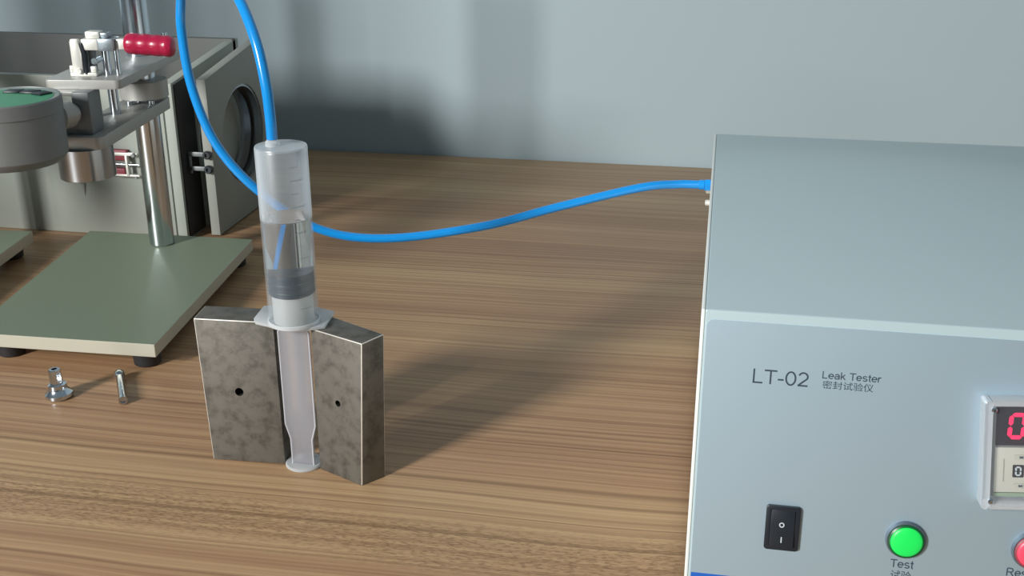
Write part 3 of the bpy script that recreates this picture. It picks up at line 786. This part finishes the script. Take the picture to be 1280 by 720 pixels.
bm = B(); add_poly_prism(bm, rounded_rect(-0.0205, 0.0170, -0.1545, 0.0040, 0.006), 0.1468, 0.1568, MT2, bev=0.0005, only=lambda e: abs(e.verts[0].co.z - e.verts[1].co.z) < 1e-6); obj('lower_arm', bm, M['alu'], st2)
bm = B(); add_lathe(bm, [(0.0206, 0.1215), (0.0215, 0.1222), (0.0215, 0.1466), (0.0, 0.1466)], MT2 @ Matrix.Translation((-0.0045, -0.1390, 0)), 40); obj('needle_holder', bm, M['brushed'], st2)
bm = B(); add_poly_prism(bm, rounded_rect(-0.0330, 0.0270, -0.1320, 0.0130, 0.004), 0.1900, 0.1970, MT2, bev=0.0006, only=lambda e: abs(e.verts[0].co.z - e.verts[1].co.z) < 1e-6); obj('upper_arm', bm, M['alu'], st2)
bm = B(); add_box(bm, -0.0065, 0.0070, -0.1460, -0.1230, 0.1570, 0.1900, MT2, bev=0.0006); obj('gauge_block', bm, M['alu_dark'], st2)

# ------------------------------------------------------------------ ivory cabinet with an open top and a thick side door
cab = thing('test_chamber', 'ivory open-topped cabinet with a thick porthole door standing ajar', 'cabinet', (-0.74, 1.06, 0))
def kb(name, x0, x1, y0, y1, z0, z1, mat, bev=0.0008, par=cab, lab=None):
    bm = B(); add_box(bm, x0, x1, y0, y1, z0, z1, bev=bev); return obj(name, bm, M[mat], par, label=lab)
YB = 1.135
fp = kb('front_panel', -1.000, -0.5275, 0.9900, 0.9985, 0.0, 0.1605, 'ivory')
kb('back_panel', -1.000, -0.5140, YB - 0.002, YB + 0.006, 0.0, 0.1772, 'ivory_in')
kb('side_panel', -1.010, -1.0005, 0.9900, YB + 0.006, 0.0, 0.1700, 'ivory')
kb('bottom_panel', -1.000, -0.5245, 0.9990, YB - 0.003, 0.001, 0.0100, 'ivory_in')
bm = B(); add_poly_prism(bm, [(0.9860, 0.0), (YB + 0.012, 0.0), (YB + 0.012, 0.1765), (0.9860, 0.1575)], -0.5240, -0.5140, MX, bev=0.0007); obj('side_panel', bm, M['ivory'], cab)
bm = B(); add_poly_prism(bm, [(1.0030, 0.0015), (1.1420, 0.0015), (1.1420, 0.1785), (1.0030, 0.1590)], -0.4965, -0.4868, MX, bev=0.0007)
door = obj('door', bm, M['door'], cab, label='thick grey door with a round porthole')
c = B(); add_cyl(c, (-0.52, 1.081, 0.0880), (-0.46, 1.081, 0.0880), 0.0515, 64); cut(door, c)
bm = B(); add_lathe(bm, [(0.0514, 0.0), (0.0514, 0.0230), (0.0470, 0.0230), (0.0470, 0.0180), (0.0490, 0.0140), (0.0490, 0.0)], basis((-0.4880, 1.081, 0.0880), (-1, 0, 0)), 64, closed=True); obj('porthole_ring', bm, M['brushed'], door)
bm = B(); add_lathe(bm, [(0.0489, 0.0080), (0.0489, 0.0110), (0.0462, 0.0110), (0.0462, 0.0080)], basis((-0.4880, 1.081, 0.0880), (-1, 0, 0)), 64, closed=True); obj('gasket', bm, M['black'], door)
# bracket joining door and cabinet
bm = B()
add_box(bm, -0.5115, -0.5090, 1.0010, 1.0030, 0.0655, 0.0850, bev=0.0005)
for z in (0.0853, 0.0707):
    add_box(bm, -0.5112, -0.4950, 1.0010, 1.0025, z - 0.0022, z + 0.0022, bev=0.0004)
hb = obj('hinge_bracket', bm, M['alu_dark'], cab)
bm = B(); add_poly_prism(bm, [(0.9900, 0.002), (1.0260, 0.002), (1.0260, 0.1595), (0.9900, 0.1555)], -0.5139, -0.5127, MX, bev=0.0003); obj('gap_shade_strip', bm, M['black'], cab)  # black sheet standing in for the shade in the gap beside the door
for z in (0.0853, 0.0707):
    bm = B(); add_lathe(bm, [(0.0042, 0), (0.0042, 0.0024), (0.0034, 0.0032), (0.0020, 0.0032), (0.0020, 0.0014), (0, 0.0014)], basis((-0.4910, 1.0010, z), (0, -1, 0)), 24); obj('hinge_screw', bm, M['black_gloss'], hb)
# over-centre latch on the front panel
bm = B(); add_box(bm, -0.5960, -0.5680, 0.9840, 0.9900, 0.0800, 0.0905, bev=0.001); add_box(bm, -0.5960, -0.5720, 0.9840, 0.9900, 0.0640, 0.0720, bev=0.001)
lat = obj('latch', bm, M['red_dark'], cab, label='dark red latch with steel clip')
bm = B(); add_box(bm, -0.5820, -0.5560, 0.9820, 0.9870, 0.0855, 0.0885, bev=0.0005); add_box(bm, -0.5820, -0.5560, 0.9820, 0.9870, 0.0645, 0.0665, bev=0.0005)
add_box(bm, -0.5690, -0.5665, 0.9810, 0.9860, 0.0655, 0.0860, bev=0.0004); obj('latch_clip', bm, M['zinc'], lat)
bm = B(); add_cyl(bm, (-0.6000, 0.9835, 0.0765), (-0.5550, 0.9835, 0.0765), 0.0013, 12); obj('latch_rod', bm, M['chrome'], lat)
bm = B(); add_cyl(bm, (-0.5590, 0.9840, 0.0870), (-0.5590, 0.9790, 0.0870), 0.0018, 14); add_cyl(bm, (-0.5590, 0.9840, 0.0640), (-0.5590, 0.9800, 0.0640), 0.0014, 14); obj('latch_screw', bm, M['alu_dark'], lat)

# ------------------------------------------------------------------ two loose metal pieces in front of the plate
noz = thing('nozzle_fitting', 'small silver flanged nozzle standing on the desk before the olive plate', 'fitting', (-0.4500, 0.6470, 0))
mn = Matrix.Translation((-0.4502, 0.6475, 0)) @ Matrix.Rotation(math.radians(-3), 4, 'Y')
bm = B(); add_lathe(bm, [(0.0, 0.0), (0.0090, 0.0002), (0.0096, 0.0010), (0.0096, 0.0034), (0.0088, 0.0042), (0.0070, 0.0060), (0.0064, 0.0078), (0.0064, 0.0102), (0.0054, 0.0110), (0, 0.0110)], mn, 40); obj('flange_base', bm, M['chrome'], noz)
bm = B(); add_lathe(bm, [(0.0046, 0.0110), (0.0042, 0.0212), (0.0036, 0.0218), (0.0022, 0.0218), (0.0022, 0.0170), (0, 0.0170)], mn, 8); obj('spigot', bm, M['chrome'], noz)
pin = thing('metal_pin', 'thin silver pin with a small head lying beside the flanged nozzle', 'pin', (-0.4110, 0.6610, 0))
p0 = Vector((-0.3995, 0.6450, 0.0034)); p1 = Vector((-0.4205, 0.6790, 0.0036)); pd = p1 - p0
bm = B(); add_cyl(bm, p0, p1, 0.0028, 20, 0.0005); obj('shaft', bm, M['chrome'], pin)
bm = B(); add_lathe(bm, [(0.0036, 0), (0.0038, 0.0006), (0.0038, 0.0040), (0.0028, 0.0056), (0, 0.0056)], basis(p1 + Vector((0, 0, 0.0003)), pd), 24); obj('head', bm, M['chrome'], pin)
bm = B(); add_lathe(bm, [(0.0020, 0), (0.0032, 0), (0.0032, 0.0014), (0.0020, 0.0014)], basis(p0 - pd.normalized() * 0.0016, pd), 20, closed=True); obj('end_ring', bm, M['chrome'], pin)
